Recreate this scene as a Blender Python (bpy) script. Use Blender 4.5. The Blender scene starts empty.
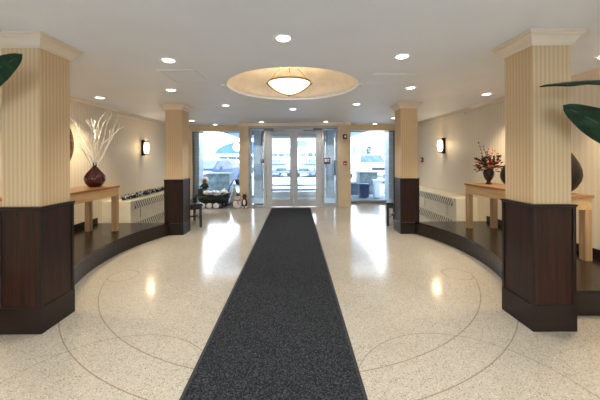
import bpy, bmesh, math, random
from mathutils import Vector, Matrix, noise
random.seed(7)
PI = math.pi
C = bpy.context.scene.collection
S = bpy.context.scene

# ------------------------------------------------------------------ camera
F = 290.0
CAMH = 1.45
cd = bpy.data.cameras.new('camera')
cd.sensor_width = 36; cd.lens = F/600*36
cd.shift_x = 4.5/600; cd.shift_y = -42/600
cd.clip_end = 400
cam = bpy.data.objects.new('camera', cd); C.objects.link(cam)
cam.matrix_world = Matrix.Translation((0, 0, CAMH)) @ Matrix.Rotation(PI/2, 4, 'X') @ Matrix.Rotation(math.radians(-0.3), 4, 'Z')
S.camera = cam
S.view_settings.view_transform = 'Standard'
S.view_settings.look = 'None'
S.view_settings.exposure = 1.74
S.view_settings.gamma = 1
S.view_settings.use_curve_mapping = False

# ------------------------------------------------------------------ materials
def sr(r, g, b):
    f = lambda c: (c/255/12.92) if c/255 <= 0.04045 else ((c/255+0.055)/1.055)**2.4
    return (f(r), f(g), f(b), 1)

class NT:
    def __init__(s, name):
        s.m = bpy.data.materials.new(name); s.m.use_nodes = True
        s.t = s.m.node_tree; s.n = s.t.nodes; s.l = s.t.links
        s.bsdf = s.n['Principled BSDF']; s.out = s.n['Material Output']
    def node(s, typ, **kw):
        n = s.n.new(typ)
        for k, v in kw.items(): setattr(n, k, v)
        return n
    def link(s, a, b): s.l.new(a, b)
    def math(s, op, a, b=None, clamp=False):
        n = s.node('ShaderNodeMath', operation=op); n.use_clamp = clamp
        for i, v in enumerate((a, b)):
            if v is None: continue
            if isinstance(v, (int, float)): n.inputs[i].default_value = v
            else: s.link(v, n.inputs[i])
        return n.outputs[0]
    def pos(s, scale=(1, 1, 1)):
        g = s.node('ShaderNodeNewGeometry'); mp = s.node('ShaderNodeMapping')
        mp.inputs['Scale'].default_value = scale
        s.link(g.outputs['Position'], mp.inputs['Vector']); return mp.outputs[0]
    def objpos(s, scale=(1, 1, 1)):
        g = s.node('ShaderNodeTexCoord'); mp = s.node('ShaderNodeMapping')
        mp.inputs['Scale'].default_value = scale
        s.link(g.outputs['Object'], mp.inputs['Vector']); return mp.outputs[0]
    def noise(s, vec, scale=5, detail=3, rough=.5):
        n = s.node('ShaderNodeTexNoise'); n.inputs['Scale'].default_value = scale
        n.inputs['Detail'].default_value = detail; n.inputs['Roughness'].default_value = rough
        if vec is not None: s.link(vec, n.inputs['Vector'])
        return n.outputs[0]
    def ramp(s, fac, stops, interp='LINEAR'):
        r = s.node('ShaderNodeValToRGB'); cr = r.color_ramp; cr.interpolation = interp
        while len(cr.elements) < len(stops): cr.elements.new(.5)
        for e, (p, c) in zip(cr.elements, stops): e.position = p; e.color = c
        s.link(fac, r.inputs[0]); return r.outputs[0]
    def mix(s, fac, a, b):
        n = s.node('ShaderNodeMix', data_type='RGBA')
        if isinstance(fac, (int, float)): n.inputs[0].default_value = fac
        else: s.link(fac, n.inputs[0])
        for i, v in ((6, a), (7, b)):
            if isinstance(v, tuple): n.inputs[i].default_value = v
            else: s.link(v, n.inputs[i])
        return n.outputs[2]
    def bump(s, h, strength=.2, dist=.01):
        b = s.node('ShaderNodeBump'); b.inputs['Strength'].default_value = strength
        b.inputs['Distance'].default_value = dist
        s.link(h, b.inputs['Height']); s.link(b.outputs[0], s.bsdf.inputs['Normal'])
    def set(s, **kw):
        for k, v in kw.items():
            k = k.replace('_', ' ')
            i = s.bsdf.inputs[k]
            if isinstance(v, (int, float, tuple)): i.default_value = v
            else: s.link(v, i)

def plain(name, c, rough=.5, metal=0, var=.06, vs=8, spec=.5, bump=0, coat=0):
    t = NT(name); v = t.noise(t.pos(), vs, 3)
    c2 = tuple(x*(1-var*1.6) for x in c[:3])+(1,); c1 = tuple(min(1, x*(1+var)) for x in c[:3])+(1,)
    t.set(Base_Color=t.ramp(v, [(.3, c2), (.7, c1)]), Roughness=rough, Metallic=metal)
    t.bsdf.inputs['Specular IOR Level'].default_value = spec
    if coat: t.set(Coat_Weight=coat, Coat_Roughness=.08)
    if bump: t.bump(t.noise(t.pos(), vs*12, 3), bump, .004)
    return t.m

def glow(name, c, st, base=None):
    t = NT(name); v = t.noise(t.objpos(), 9, 2)
    t.set(Base_Color=base or c, Roughness=.4)
    t.bsdf.inputs['Emission Strength'].default_value = st
    t.link(t.ramp(v, [(.3, tuple(x*.93 for x in c[:3])+(1,)), (.7, c)]), t.bsdf.inputs['Emission Color'])
    return t.m

def wallpaper(name, a, b, period, soft=.6):
    t = NT(name)
    g = t.node('ShaderNodeNewGeometry'); sp = t.node('ShaderNodeSeparateXYZ'); t.link(g.outputs['Position'], sp.inputs[0])
    u = t.math('ADD', sp.outputs[0], sp.outputs[1])
    sn = t.math('SINE', t.math('MULTIPLY', u, 2*PI/period))
    f = t.math('ADD', t.math('MULTIPLY', sn, soft), .5, True)
    n = t.noise(t.pos((1, 1, .25)), 7, 2)
    col = t.mix(f, a, b)
    col = t.mix(t.math('MULTIPLY', n, .12), col, tuple(x*.7 for x in a[:3])+(1,))
    t.set(Base_Color=col, Roughness=.55)
    t.bump(f, .15, .002)
    return t.m

def wood(name, dark, light, rough=.35, axis='z', scale=1.0, coat=0.0, spec=.5):
    t = NT(name)
    sc = {'z': (26, 26, 1.6), 'y': (26, 1.6, 26), 'x': (1.6, 26, 26)}[axis]
    v = t.pos(tuple(x*scale for x in sc))
    n = t.noise(v, 1.3, 5, .62)
    n2 = t.noise(t.pos(), 2.2, 2)
    col = t.ramp(n, [(.28, dark), (.52, tuple((p+q)/2 for p, q in zip(dark, light))), (.75, light)])
    col = t.mix(t.math('MULTIPLY', n2, .35), col, dark)
    t.set(Base_Color=col, Roughness=rough)
    t.bsdf.inputs['Specular IOR Level'].default_value = spec
    if coat: t.set(Coat_Weight=coat, Coat_Roughness=.1)
    t.bump(n, .12, .003)
    return t.m

def glass(name, tint=(.95, .98, 1, 1)):
    t = NT(name)
    tr = t.node('ShaderNodeBsdfTransparent'); tr.inputs[0].default_value = tint
    gl = t.node('ShaderNodeBsdfGlossy'); gl.inputs['Roughness'].default_value = .02
    fr = t.node('ShaderNodeFresnel'); fr.inputs['IOR'].default_value = 1.45
    n = t.noise(t.pos(), .8, 1)
    mx = t.node('ShaderNodeMixShader')
    t.link(t.math('MULTIPLY', fr.outputs[0], t.math('ADD', t.math('MULTIPLY', n, .1), .9)), mx.inputs[0])
    t.link(tr.outputs[0], mx.inputs[1]); t.link(gl.outputs[0], mx.inputs[2])
    t.link(mx.outputs[0], t.out.inputs['Surface'])
    t.n.remove(t.bsdf)
    return t.m

M = {}
M['paint_ceiling'] = plain('white_ceiling_paint', (.84, .885, .95, 1), .55, 0, .02, 1.5)
M['cream_paint'] = plain('cream_paint', sr(226, 205, 168), .5, 0, .03, 3)
M['far_paint'] = plain('tan_cream_paint', sr(216, 192, 156), .5, 0, .03, 3)
M['crown'] = plain('crown_cream_paint', sr(230, 212, 186), .4, 0, .02, 4)
M['paper_col'] = wallpaper('striped_wallpaper_tan', sr(202, 170, 126), sr(220, 192, 150), .0362, .42)
M['paper_wall'] = wallpaper('striped_wallpaper_cream', sr(226, 210, 182), sr(236, 222, 198), .075, .4)
M['wood'] = wood('dark_walnut_panel', sr(16, 7, 4), sr(66, 32, 17), .4, 'z', 1, 0, .35)
M['wood_trim'] = wood('dark_walnut_trim', sr(14, 7, 5), sr(40, 21, 13), .36, 'x', 1, 0, .4)
M['platform'] = wood('dark_stained_platform', sr(16, 10, 8), sr(40, 28, 21), .25, 'y', 1, .2, .4)
M['riser'] = wood('dark_stained_riser', sr(14, 9, 7), sr(36, 26, 20), .28, 'z', 1, .15, .4)
M['oak'] = wood('light_oak', sr(186, 146, 94), sr(222, 190, 142), .35, 'y', .8)
M['oak_leg'] = wood('light_oak_leg', sr(160, 122, 80), sr(204, 168, 124), .35, 'z', .8)
M['oak_edge'] = wood('reddish_oak_edge', sr(134, 90, 50), sr(184, 134, 84), .3, 'y', .8)
M['carpet_edge'] = plain('rubber_edge', sr(22, 23, 26), .55, 0, .1, 20)
M['alu'] = plain('aluminium_frame', sr(176, 170, 163), .42, .35, .04, 5)
M['alu_dark'] = plain('grey_aluminium', sr(120, 118, 116), .4, .5, .05, 5)
M['brass'] = plain('aged_brass', sr(150, 116, 60), .32, .9, .1, 14)
M['bronze'] = plain('dark_bronze', sr(48, 36, 26), .4, .8, .1, 14)
M['black'] = plain('black_lacquer', sr(20, 18, 18), .3, 0, .1, 8, coat=.4)
M['black_leather'] = plain('black_leather', sr(30, 29, 31), .25, 0, .08, 30, bump=.15)
M['white_metal'] = plain('white_enamel', sr(236, 232, 220), .4, 0, .03, 6)
M['rad'] = plain('cream_enamel', sr(232, 222, 196), .42, 0, .03, 5)
M['rad_dark'] = plain('radiator_dark_metal', sr(92, 96, 98), .6, 0, .08, 9)  # dark grey for grille backing and panel seams
M['white_trim'] = plain('white_trim', sr(242, 242, 240), .35, 0, .02, 9)
M['snow'] = plain('snow', (.82, .88, .96, 1), .8, 0, .05, 1.3, bump=.3)
M['asphalt'] = plain('wet_snowy_asphalt', (.50, .56, .66, 1), .7, 0, .22, .45)
M['stone'] = None
M['red'] = plain('red_plastic', sr(150, 30, 26), .4, 0, .05, 20)
M['dark_red'] = plain('dark_red_plastic', sr(84, 20, 18), .4, 0, .05, 20)
M['purple'] = plain('plum_sign', sr(74, 44, 84), .5, 0, .05, 20)
M['glass'] = glass('window_glass')
M['leaf'] = None

# terrazzo floor with inlaid circles
def floor_mat():
    t = NT('polished_terrazzo')
    g = t.node('ShaderNodeNewGeometry'); sp = t.node('ShaderNodeSeparateXYZ'); t.link(g.outputs['Position'], sp.inputs[0])
    X, Y = sp.outputs[0], sp.outputs[1]
    def chips(scale, stops):
        v = t.node('ShaderNodeTexVoronoi'); v.inputs['Scale'].default_value = scale
        t.link(g.outputs['Position'], v.inputs['Vector'])
        s2 = t.node('ShaderNodeSeparateColor'); t.link(v.outputs['Color'], s2.inputs[0])
        return s2.outputs[0], v.outputs['Distance'], s2.outputs[1]
    base = t.ramp(t.noise(t.pos(), 1.1, 3), [(.3, sr(172, 162, 145)), (.7, sr(184, 174, 158))])
    r1, d1, q1 = chips(120, None)
    chipc = t.ramp(r1, [(0, sr(92, 80, 70)), (.12, sr(146, 130, 112)), (.24, sr(184, 172, 154)), (.7, sr(208, 200, 184)), (.9, sr(162, 146, 124))], 'CONSTANT')
    near = t.math('LESS_THAN', d1, .46)
    col = t.mix(t.math('MULTIPLY', near, .75), base, chipc)
    r2, d2, q2 = chips(62, None)
    dark = t.math('MULTIPLY', t.math('LESS_THAN', r2, .13), t.math('LESS_THAN', d2, .27))
    col = t.mix(t.math('MULTIPLY', dark, .6), col, sr(110, 92, 76))
    tot = None
    def ring(cx, cy, R, w=.006, half=None):
        nonlocal tot
        dx = t.math('SUBTRACT', X, cx); dy = t.math('SUBTRACT', Y, cy)
        rr = t.math('SQRT', t.math('ADD', t.math('MULTIPLY', dx, dx), t.math('MULTIPLY', dy, dy)))
        m = t.math('LESS_THAN', t.math('ABSOLUTE', t.math('SUBTRACT', rr, R)), w)
        if half is not None:   # keep only inside / outside another circle
            ox, oy, oR, inside = half
            ex = t.math('SUBTRACT', X, ox); ey = t.math('SUBTRACT', Y, oy)
            r2_ = t.math('SQRT', t.math('ADD', t.math('MULTIPLY', ex, ex), t.math('MULTIPLY', ey, ey)))
            m = t.math('MULTIPLY', m, t.math('LESS_THAN' if inside else 'GREATER_THAN', r2_, oR))
        tot = m if tot is None else t.math('MAXIMUM', tot, m)
    ring(-.07, 4.25, 2.34, .0045, (-.07, -50, 53.62, True))
    ring(-.07, 4.25, 2.64, .0045)
    for s in (-1, 1):
        ring(-.07+s*1.15, 1.65, .74, .0035)
        ring(-.07+s*2.07, 3.60, .17, .0045)
    col = t.mix(t.math('MULTIPLY', tot, .62), col, sr(120, 104, 84))
    t.set(Base_Color=col, Roughness=t.math('ADD', t.math('MULTIPLY', t.noise(t.pos(), 5, 3), .08), .10))
    t.bsdf.inputs['Specular IOR Level'].default_value = .62
    return t.m
M['floor'] = floor_mat()

def carpet_mat():
    t = NT('charcoal_ribbed_carpet')
    n = t.noise(t.pos(), 230, 3, .7)
    n2 = t.noise(t.pos(), 90, 2, .6)
    col = t.ramp(t.math('ADD', t.math('MULTIPLY', n, .6), t.math('MULTIPLY', n2, .4)), [(.38, sr(12, 12, 13)), (.5, sr(31, 32, 34)), (.62, sr(84, 85, 89))])
    t.set(Base_Color=col, Roughness=.95)
    t.bsdf.inputs['Specular IOR Level'].default_value = .15
    t.bump(n, .6, .004)
    return t.m
M['carpet'] = carpet_mat()

def stone_mat():
    t = NT('pale_blue_grey_block_stone')
    b = t.node('ShaderNodeTexBrick'); b.inputs['Scale'].default_value = 1
    b.inputs['Brick Width'].default_value = .6; b.inputs['Row Height'].default_value = .3; b.inputs['Mortar Size'].default_value = .012
    b.inputs['Color1'].default_value = (.66, .74, .80, 1); b.inputs['Color2'].default_value = (.60, .69, .76, 1); b.inputs['Mortar'].default_value = (.80, .85, .88, 1)
    g = t.node('ShaderNodeNewGeometry'); sp = t.node('ShaderNodeSeparateXYZ'); cb = t.node('ShaderNodeCombineXYZ')
    t.link(g.outputs['Position'], sp.inputs[0]); t.link(t.math('ADD', sp.outputs[0], sp.outputs[1]), cb.inputs[0]); t.link(sp.outputs[2], cb.inputs[1])
    t.link(cb.outputs[0], b.inputs['Vector'])
    t.set(Base_Color=t.mix(t.math('MULTIPLY', t.noise(t.pos(), 20, 4), .3), b.outputs[0], (.4, .45, .5, 1)), Roughness=.7)
    return t.m
M['stone'] = stone_mat()

def leaf_mat():
    t = NT('dark_glossy_leaf')
    w = t.node('ShaderNodeTexWave'); w.wave_type = 'BANDS'; w.bands_direction = 'DIAGONAL'
    w.inputs['Scale'].default_value = 9; w.inputs['Distortion'].default_value = 1.5; t.link(t.objpos(), w.inputs['Vector'])
    c = t.ramp(t.math('ADD', t.math('MULTIPLY', w.outputs[1], .15), t.math('MULTIPLY', t.noise(t.objpos(), 12, 3), .85)),
               [(.25, sr(10, 40, 22)), (.6, sr(22, 70, 38)), (.9, sr(48, 98, 54))])
    t.set(Base_Color=c, Roughness=.35)
    return t.m
M['leaf'] = leaf_mat()
M['leaf_rib'] = plain('pale_leaf_rib', sr(96, 116, 62), .45, 0, .08, 20)

def dome_mat():
    t = NT('mottled_champagne_leaf')
    n = t.noise(t.pos(), 4.5, 5, .65); n2 = t.noise(t.pos(), 16, 3)
    c = t.ramp(n, [(.32, sr(212, 202, 192)), (.5, sr(224, 214, 202)), (.68, sr(234, 224, 208))])
    c = t.mix(t.math('MULTIPLY', n2, .35), c, sr(206, 194, 188))
    t.set(Base_Color=c, Roughness=.5, Metallic=.0)
    return t.m
M['dome'] = dome_mat()

def woven_mat():
    t = NT('woven_brown_rattan')
    v = t.node('ShaderNodeTexVoronoi'); v.inputs['Scale'].default_value = 26; t.link(t.pos(), v.inputs['Vector'])
    c = t.ramp(v.outputs['Distance'], [(.0, sr(146, 96, 50)), (.35, sr(96, 56, 28)), (.7, sr(34, 18, 10))])
    t.set(Base_Color=c, Roughness=.6); t.bump(v.outputs['Distance'], .8, .02)
    return t.m
M['woven'] = woven_mat()

def burgundy():
    t = NT('burgundy_lacquer')
    w = t.node('ShaderNodeTexWave'); w.inputs['Scale'].default_value = 14; w.inputs['Distortion'].default_value = 6; t.link(t.objpos(), w.inputs['Vector'])
    t.set(Base_Color=t.ramp(w.outputs[1], [(.1, sr(36, 4, 8)), (.8, sr(84, 12, 16))]), Roughness=.14, Coat_Weight=.6, Coat_Roughness=.05)
    return t.m
M['burgundy'] = burgundy()
M['dark_vase'] = wood('dark_turned_wood', sr(10, 4, 3), sr(30, 11, 8), .45, 'z', 1.4, 0, .35)
M['urn'] = plain('dark_mottled_ceramic', sr(58, 40, 34), .25, 0, .35, 60)

# ------------------------------------------------------------------ mesh helper
class MB:
    def __init__(s): s.bm = bmesh.new()
    def _merge(s, b, smooth=False):
        for f in b.faces: f.smooth = smooth
        me = bpy.data.meshes.new('t'); b.to_mesh(me); b.free(); s.bm.from_mesh(me); bpy.data.meshes.remove(me)
    def box(s, x0, x1, y0, y1, z0, z1, bev=0, seg=1):
        b = bmesh.new(); r = bmesh.ops.create_cube(b, size=1)
        for v in b.verts:
            v.co = Vector((x0+(v.co.x+.5)*(x1-x0), y0+(v.co.y+.5)*(y1-y0), z0+(v.co.z+.5)*(z1-z0)))
        if bev: bmesh.ops.bevel(b, geom=b.edges[:], offset=min(bev, abs(x1-x0)*.45, abs(y1-y0)*.45, abs(z1-z0)*.45), segments=seg, affect='EDGES', profile=.6)
        s._merge(b); return s
    def obox(s, c, sx, sy, sz, rot, bev=0):
        b = bmesh.new(); bmesh.ops.create_cube(b, size=1)
        for v in b.verts: v.co = Vector((v.co.x*sx, v.co.y*sy, v.co.z*sz))
        if bev: bmesh.ops.bevel(b, geom=b.edges[:], offset=bev, segments=2, affect='EDGES')
        for v in b.verts: v.co = rot @ v.co + Vector(c)
        s._merge(b); return s
    def tube(s, pts, r, n=10, r1=None):
        pts = [Vector(p) for p in pts]; b = bmesh.new(); rings = []
        up = Vector((0, 0, 1))
        for i, p in enumerate(pts):
            d = (pts[min(i+1, len(pts)-1)]-pts[max(i-1, 0)]).normalized()
            u = d.cross(up)
            if u.length < .05: u = d.cross(Vector((0, 1, 0)))
            u.normalize(); w = d.cross(u)
            rr = r if r1 is None else r+(r1-r)*i/max(1, len(pts)-1)
            rings.append([b.verts.new(p+u*math.cos(2*PI*k/n)*rr+w*math.sin(2*PI*k/n)*rr) for k in range(n)])
        for a, c in zip(rings, rings[1:]):
            for k in range(n): b.faces.new((a[k], a[(k+1) % n], c[(k+1) % n], c[k]))
        b.faces.new(rings[0][::-1]); b.faces.new(rings[-1])
        bmesh.ops.recalc_face_normals(b, faces=b.faces[:])
        s._merge(b, True); return s
    def lathe(s, prof, c=(0, 0, 0), n=32, axis='z', smooth=True, cap=True):
        b = bmesh.new(); rings = []
        for r, z in prof:
            ring = []
            for k in range(n):
                a = 2*PI*k/n; p = (r*math.cos(a), r*math.sin(a), z)
                if axis == 'x': p = (z, p[0], p[1])
                if axis == 'y': p = (p[0], z, p[1])
                ring.append(b.verts.new(Vector(p)+Vector(c)))
            rings.append(ring)
        for a, d in zip(rings, rings[1:]):
            for k in range(n): b.faces.new((a[k], a[(k+1) % n], d[(k+1) % n], d[k]))
        if cap: b.faces.new(rings[0][::-1]); b.faces.new(rings[-1])
        bmesh.ops.recalc_face_normals(b, faces=b.faces[:])
        s._merge(b, smooth); return s
    def prism(s, poly, lo, hi, axis='z', bev=0):
        b = bmesh.new()
        def P(a, c, h): return {'z': (a, c, h), 'x': (h, a, c), 'y': (a, h, c)}[axis]
        A = [b.verts.new(P(a, c, lo)) for a, c in poly]; B = [b.verts.new(P(a, c, hi)) for a, c in poly]
        b.faces.new(A[::-1]); b.faces.new(B); n = len(poly)
        for k in range(n): b.faces.new((A[k], A[(k+1) % n], B[(k+1) % n], B[k]))
        bmesh.ops.recalc_face_normals(b, faces=b.faces[:])
        if bev: bmesh.ops.bevel(b, geom=b.edges[:], offset=bev, segments=2, affect='EDGES')
        s._merge(b); return s
    def ball(s, c, rx, ry=None, rz=None, sub=2, lump=0):
        b = bmesh.new(); bmesh.ops.create_icosphere(b, subdivisions=sub, radius=1)
        ry = ry or rx; rz = rz or rx
        for v in b.verts:
            k = 1+(noise.noise(v.co*2.3+Vector(c)*7)*lump if lump else 0)
            v.co = Vector((v.co.x*rx*k, v.co.y*ry*k, v.co.z*rz*k))+Vector(c)
        s._merge(b, True); return s
    def quad(s, *pts):
        b = bmesh.new(); b.faces.new([b.verts.new(p) for p in pts]); s._merge(b); return s
    def sqrings(s, cx, cy, hx, hy, prof):
        """square mitred moulding: prof = [(offset, z)], closed back to core"""
        b = bmesh.new(); R = []
        for o, z in prof:
            R.append([b.verts.new((cx+sx*(hx+o), cy+sy*(hy+o), z)) for sx, sy in ((-1, -1), (1, -1), (1, 1), (-1, 1))])
        for a, d in zip(R, R[1:]):
            for k in range(4): b.faces.new((a[k], a[(k+1) % 4], d[(k+1) % 4], d[k]))
        b.faces.new(R[0][::-1]); b.faces.new(R[-1])
        bmesh.ops.recalc_face_normals(b, faces=b.faces[:]); s._merge(b); return s
    def build(s, name, m, parent=None, loc=None):
        me = bpy.data.meshes.new(name); s.bm.to_mesh(me); s.bm.free()
        me.materials.append(m if not isinstance(m, str) else M[m])
        o = bpy.data.objects.new(name, me); C.objects.link(o)
        if parent is not None:
            o.parent = parent; w = Vector((0, 0, 0)); p = parent
            while p is not None: w += p.location; p = p.parent
            for v in me.vertices: v.co -= w
        elif loc is not None:
            L = Vector(loc); o.location = L
            for v in me.vertices: v.co -= L
        return o

def tag(o, label, cat, group=None):
    o['label'] = label; o['category'] = cat
    if group: o['group'] = group
    return o
def thing(name, label, cat, loc=(0, 0, 0), group=None):
    o = bpy.data.objects.new(name, None); C.objects.link(o); o.location = loc
    o.empty_display_size = .1
    return tag(o, label, cat, group)
def struct(o): o['kind'] = 'structure'; return o
def copy_tree(o, loc=None, label=None):
    def cp(a, par):
        c = a.copy(); C.objects.link(c); c.parent = par
        for ch in list(a.children):
            cp(ch, c)
        return c
    r = cp(o, None)
    if loc is not None: r.location = loc
    if label: r['label'] = label
    return r

# ------------------------------------------------------------------ dimensions
XL, XR = -3.77, 3.63
YF = 8.55           # door wall
YW = 9.20           # bay windows
YN = -3.2           # wall behind the viewer
H = 2.49
CX = -.07           # hall centre line
DY = 4.25           # centre of the circle

# ------------------------------------------------------------------ shell
b = MB(); b.box(XL-.3, XR+.3, YN-.3, YW+.1, -.1, 0)
struct(b.build('floor', 'floor'))

def ceiling():
    bm = bmesh.new(); N = 72; R = .94; s = 1.25
    cx, cy = CX+.03, DY
    z = H
    circ = []; sq = []
    for k in range(N):
        a = 2*PI*k/N; c, sn = math.cos(a), math.sin(a)
        m = max(abs(c), abs(sn))
        circ.append(bm.verts.new((cx+R*c, cy+R*sn, z))); sq.append(bm.verts.new((cx+s*c/m, cy+s*sn/m, z)))
    for k in range(N): bm.faces.new((circ[k], sq[k], sq[(k+1) % N], circ[(k+1) % N]))
    lip = [bm.verts.new((v.co.x, v.co.y, z+.05)) for v in circ]
    for k in range(N): bm.faces.new((circ[k], circ[(k+1) % N], lip[(k+1) % N], lip[k]))
    x0, x1, y0, y1 = XL-.25, XR+.25, YN-.25, YW+.15
    def rect(a, b_, c, d):
        bm.faces.new([bm.verts.new(p) for p in ((a, c, z), (b_, c, z), (b_, d, z), (a, d, z))])
    rect(x0, cx-s, y0, y1); rect(cx+s, x1, y0, y1); rect(cx-s, cx+s, y0, cy-s); rect(cx-s, cx+s, cy+s, y1)
    # slab above the ceiling, added unseen to block sky light
    b2 = MB(); b2.bm = bm; b2.box(x0, x1, y0, y1, 3.05, 3.2)
    o = b2.build('ceiling', 'paint_ceiling'); struct(o); return cx, cy, R
ccx, ccy, CR = ceiling()

# recess dome
prof = [(CR+.012, H+.03), (CR, H+.03), (CR, H+.055)]
for k in range(1, 15):
    a = k/14*PI/2
    prof.append((max(.012, CR*math.cos(a)), H+.055+.36*math.sin(a)))
b = MB(); b.lathe(prof, (ccx, ccy, 0), 72, cap=False)
tag(b.build('ceiling_recess', 'dome', None, (ccx, ccy, H)), 'round mottled champagne recess in the ceiling around the bowl lamp', 'ceiling recess')

b = MB(); b.box(XL-.2, XL, YN-.2, YW+.1, 0, 3.1); struct(b.build('wall_left', 'paper_wall'))
b = MB(); b.box(XR, XR+.2, YN-.2, YW+.1, 0, 3.1); struct(b.build('wall_right', 'paper_wall'))
b = MB(); b.box(XL-.2, -3.2, YN-.2, YN, 0, 3.1); b.box(3.1, XR+.2, YN-.2, YN, 0, 3.1); b.box(-3.2, 3.1, YN-.2, YN, 2.38, 3.1); b.box(-3.2, 3.1, YN-.2, YN, 0, .12); struct(b.build('wall_near', 'cream_paint'))  # wide opening added behind the camera to admit sky light
# far wall: piers beside the doors, headers, side strips
DX0, DX1 = -1.40, 1.265
b = MB()
b.box(-1.655, DX0, YF, YW+.12, 0, 3.1); b.box(DX1, 1.63, YF, YW+.12, 0, 3.1)
b.box(DX0, DX1, YF, YF+.16, 2.40, 3.1)
b.box(XL, -1.655, YW, YW+.16, 2.315, 3.1); b.box(1.63, XR, YW, YW+.16, 2.315, 3.1)
b.box(XL, -3.28, YW, YW+.16, 0, 2.315); b.box(3.16, XR, YW, YW+.16, 0, 2.315)
struct(b.build('wall_far', 'far_paint'))
# side crown trims (thin cornice along ceiling)
def cornice(side):
    x = XL if side < 0 else XR; d = -side
    b = MB()
    poly = [(x, H), (x+d*.06, H), (x+d*.05, H-.02), (x+d*.02, H-.05), (x+d*.018, H-.075), (x, H-.075)]
    b.prism(poly, YN, YW, 'y')
    return b
struct(cornice(-1).build('trim_1', 'crown')); struct(cornice(1).build('trim_2', 'crown'))
b = MB(); b.box(DX0-.25, DX1+.36, YF-.03, YF, 2.40, H); struct(b.build('trim_3', 'crown'))
# baseboards in the alcoves
PZ = .235
for nm, x0, x1 in (('baseboard_left', XL, XL+.018), ('baseboard_right', XR-.018, XR)):
    b = MB(); b.box(x0, x1, 2.66, 5.5, PZ, PZ+.10, .004); struct(b.build(nm, 'wood_trim'))

# curtain rails near ceiling on both side walls
def rail(x, d, y0, y1, label):
    t = thing('curtain_rail', label, 'curtain rail', (x, y0, H-.1))
    b = MB(); b.box(x+d*.03, x+d*.065, y0, y1, H-.125, H-.095, .004); b.build('track', 'white_metal', t)
    for k in range(4):
        y = y0+.15+(y1-y0-.3)*k/3
        b = MB(); b.box(min(x, x+d*.04), max(x, x+d*.04), y-.012, y+.012, H-.118, H-.098); b.build('bracket', 'white_metal', t)
rail(XL, 1, 6.1, 8.6, 'white curtain rail above the garlanded radiator')
rail(XR, -1, 6.1, 8.6, 'white curtain rail above the bare radiator')

# ------------------------------------------------------------------ raised platforms
def platform(side, label):
    cx = CX; R = 2.64; wall = XL+.004 if side < 0 else XR-.004
    t = thing('raised_platform', label, 'platform', (CX+side*2.9, 4.2, 0))
    def outline(grow, y0=2.64, y1=5.49):
        pts = []
        for k in range(41):
            a = -50 + 92*k/40
            # from near to far
            yy = 4.25+(R-grow)*math.sin(math.radians(a)); xx = (R-grow)*math.cos(math.radians(a))
            pts.append((cx+side*xx, yy))
        pts = [p for p in pts if y0+.02 < p[1] < y1-.02]
        px0 = CX+side*2.06; px1 = CX+side*2.06
        pts = [(CX+side*(2.19), 2.775)]+[p for p in pts if 2.79 < p[1] < y1-.01]+[(CX+side*(R*R-(y1-4.25)**2)**.5, y1)]
        oc = 1.965+.36+.012 if side > 0 else -2.115-.36-.012
        pts = [(wall, y0), (oc, y0), (oc, 2.775)]+pts[0:]
        pts += [(wall, y1)]
        return pts
    b = MB(); b.prism(outline(0), 0.0, PZ-.03, 'z'); b.build('riser', 'riser', t)
    o2 = outline(.012, 2.63)
    b = MB(); b.prism(o2, PZ-.03, PZ, 'z'); b.build('deck', 'platform', t)
    return t
platform(-1, 'curved dark platform under the table with the burgundy vase')
platform(1, 'curved dark platform under the table with the flower arrangement')

# ------------------------------------------------------------------ columns
def column(x0, y0, w, label):
    """x0,y0 = near left corner of wainscot"""
    cx, cy, h = x0+w/2, y0+w/2, w/2
    t = thing('square_column', label, 'column', (cx, cy, 0), 'square columns with dark wainscot')
    b = MB(); b.box(cx-h+.02, cx+h-.02, cy-h+.02, cy+h-.02, 1.03, H)
    b.build('shaft', 'paper_col', t)
    b = MB(); b.sqrings(cx, cy, h-.02, h-.02, [(0, H-.108), (.010, H-.108), (.012, H-.10), (.02, H-.094), (.028, H-.07), (.046, H-.042), (.062, H-.034), (.064, H-.02), (.076, H-.018), (.078, H-.001), (0, H-.001)])
    b.build('crown_moulding', 'crown', t)
    b = MB(); b.box(cx-h+.008, cx+h-.008, cy-h+.008, cy+h-.008, 0, 1.03)
    b.build('wainscot_panel', 'wood', t)
    # corner strips and top rail
    b = MB()
    for sx in (-1, 1):
        for sy in (-1, 1):
            X, Y = cx+sx*(h-.012), cy+sy*(h-.012)
            b.box(X-.014, X+.014, Y-.014, Y+.014, .2, 1.03, .003)
    b.build('corner_trim', 'wood_trim', t)
    b = MB(); b.sqrings(cx, cy, h, h, [(-.03, 1.02), (.001, 1.022), (.003, 1.034), (.008, 1.038), (.008, 1.052), (-.03, 1.056)])
    b.build('cap_rail', 'wood_trim', t)
    b = MB(); b.sqrings(cx, cy, h, h, [(-.03, 0), (.003, 0), (.003, .212), (-.002, .22), (-.03, .222)])
    b.build('base_board', 'wood_trim', t)
    return t
W = .36
column(-2.115-W, 2.405, W, 'square column behind the single dark leaf, before the table of white branches')
column(1.965, 2.405, W, 'square column beside the two broad leaves and the dark teardrop vases')
column(-2.134-W, 5.50, W, 'small-looking square column between the garlanded radiator and the sleigh window')
column(1.985, 5.50, W, 'small-looking square column between the bare radiator and the car-park window')

# ------------------------------------------------------------------ runner
b = MB(); b.box(-.705, .425, -2.6, 8.36, 0.0, .010, .003)
rn = thing('carpet_runner', 'long charcoal carpet runner leading to the glass doors', 'carpet runner', (-.14, 3, 0))
b.build('edging', 'carpet_edge', rn)
b = MB(); b.box(-.682, .402, -2.57, 8.33, .009, .015, .002)
b.build('pile', 'carpet', rn)

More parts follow.
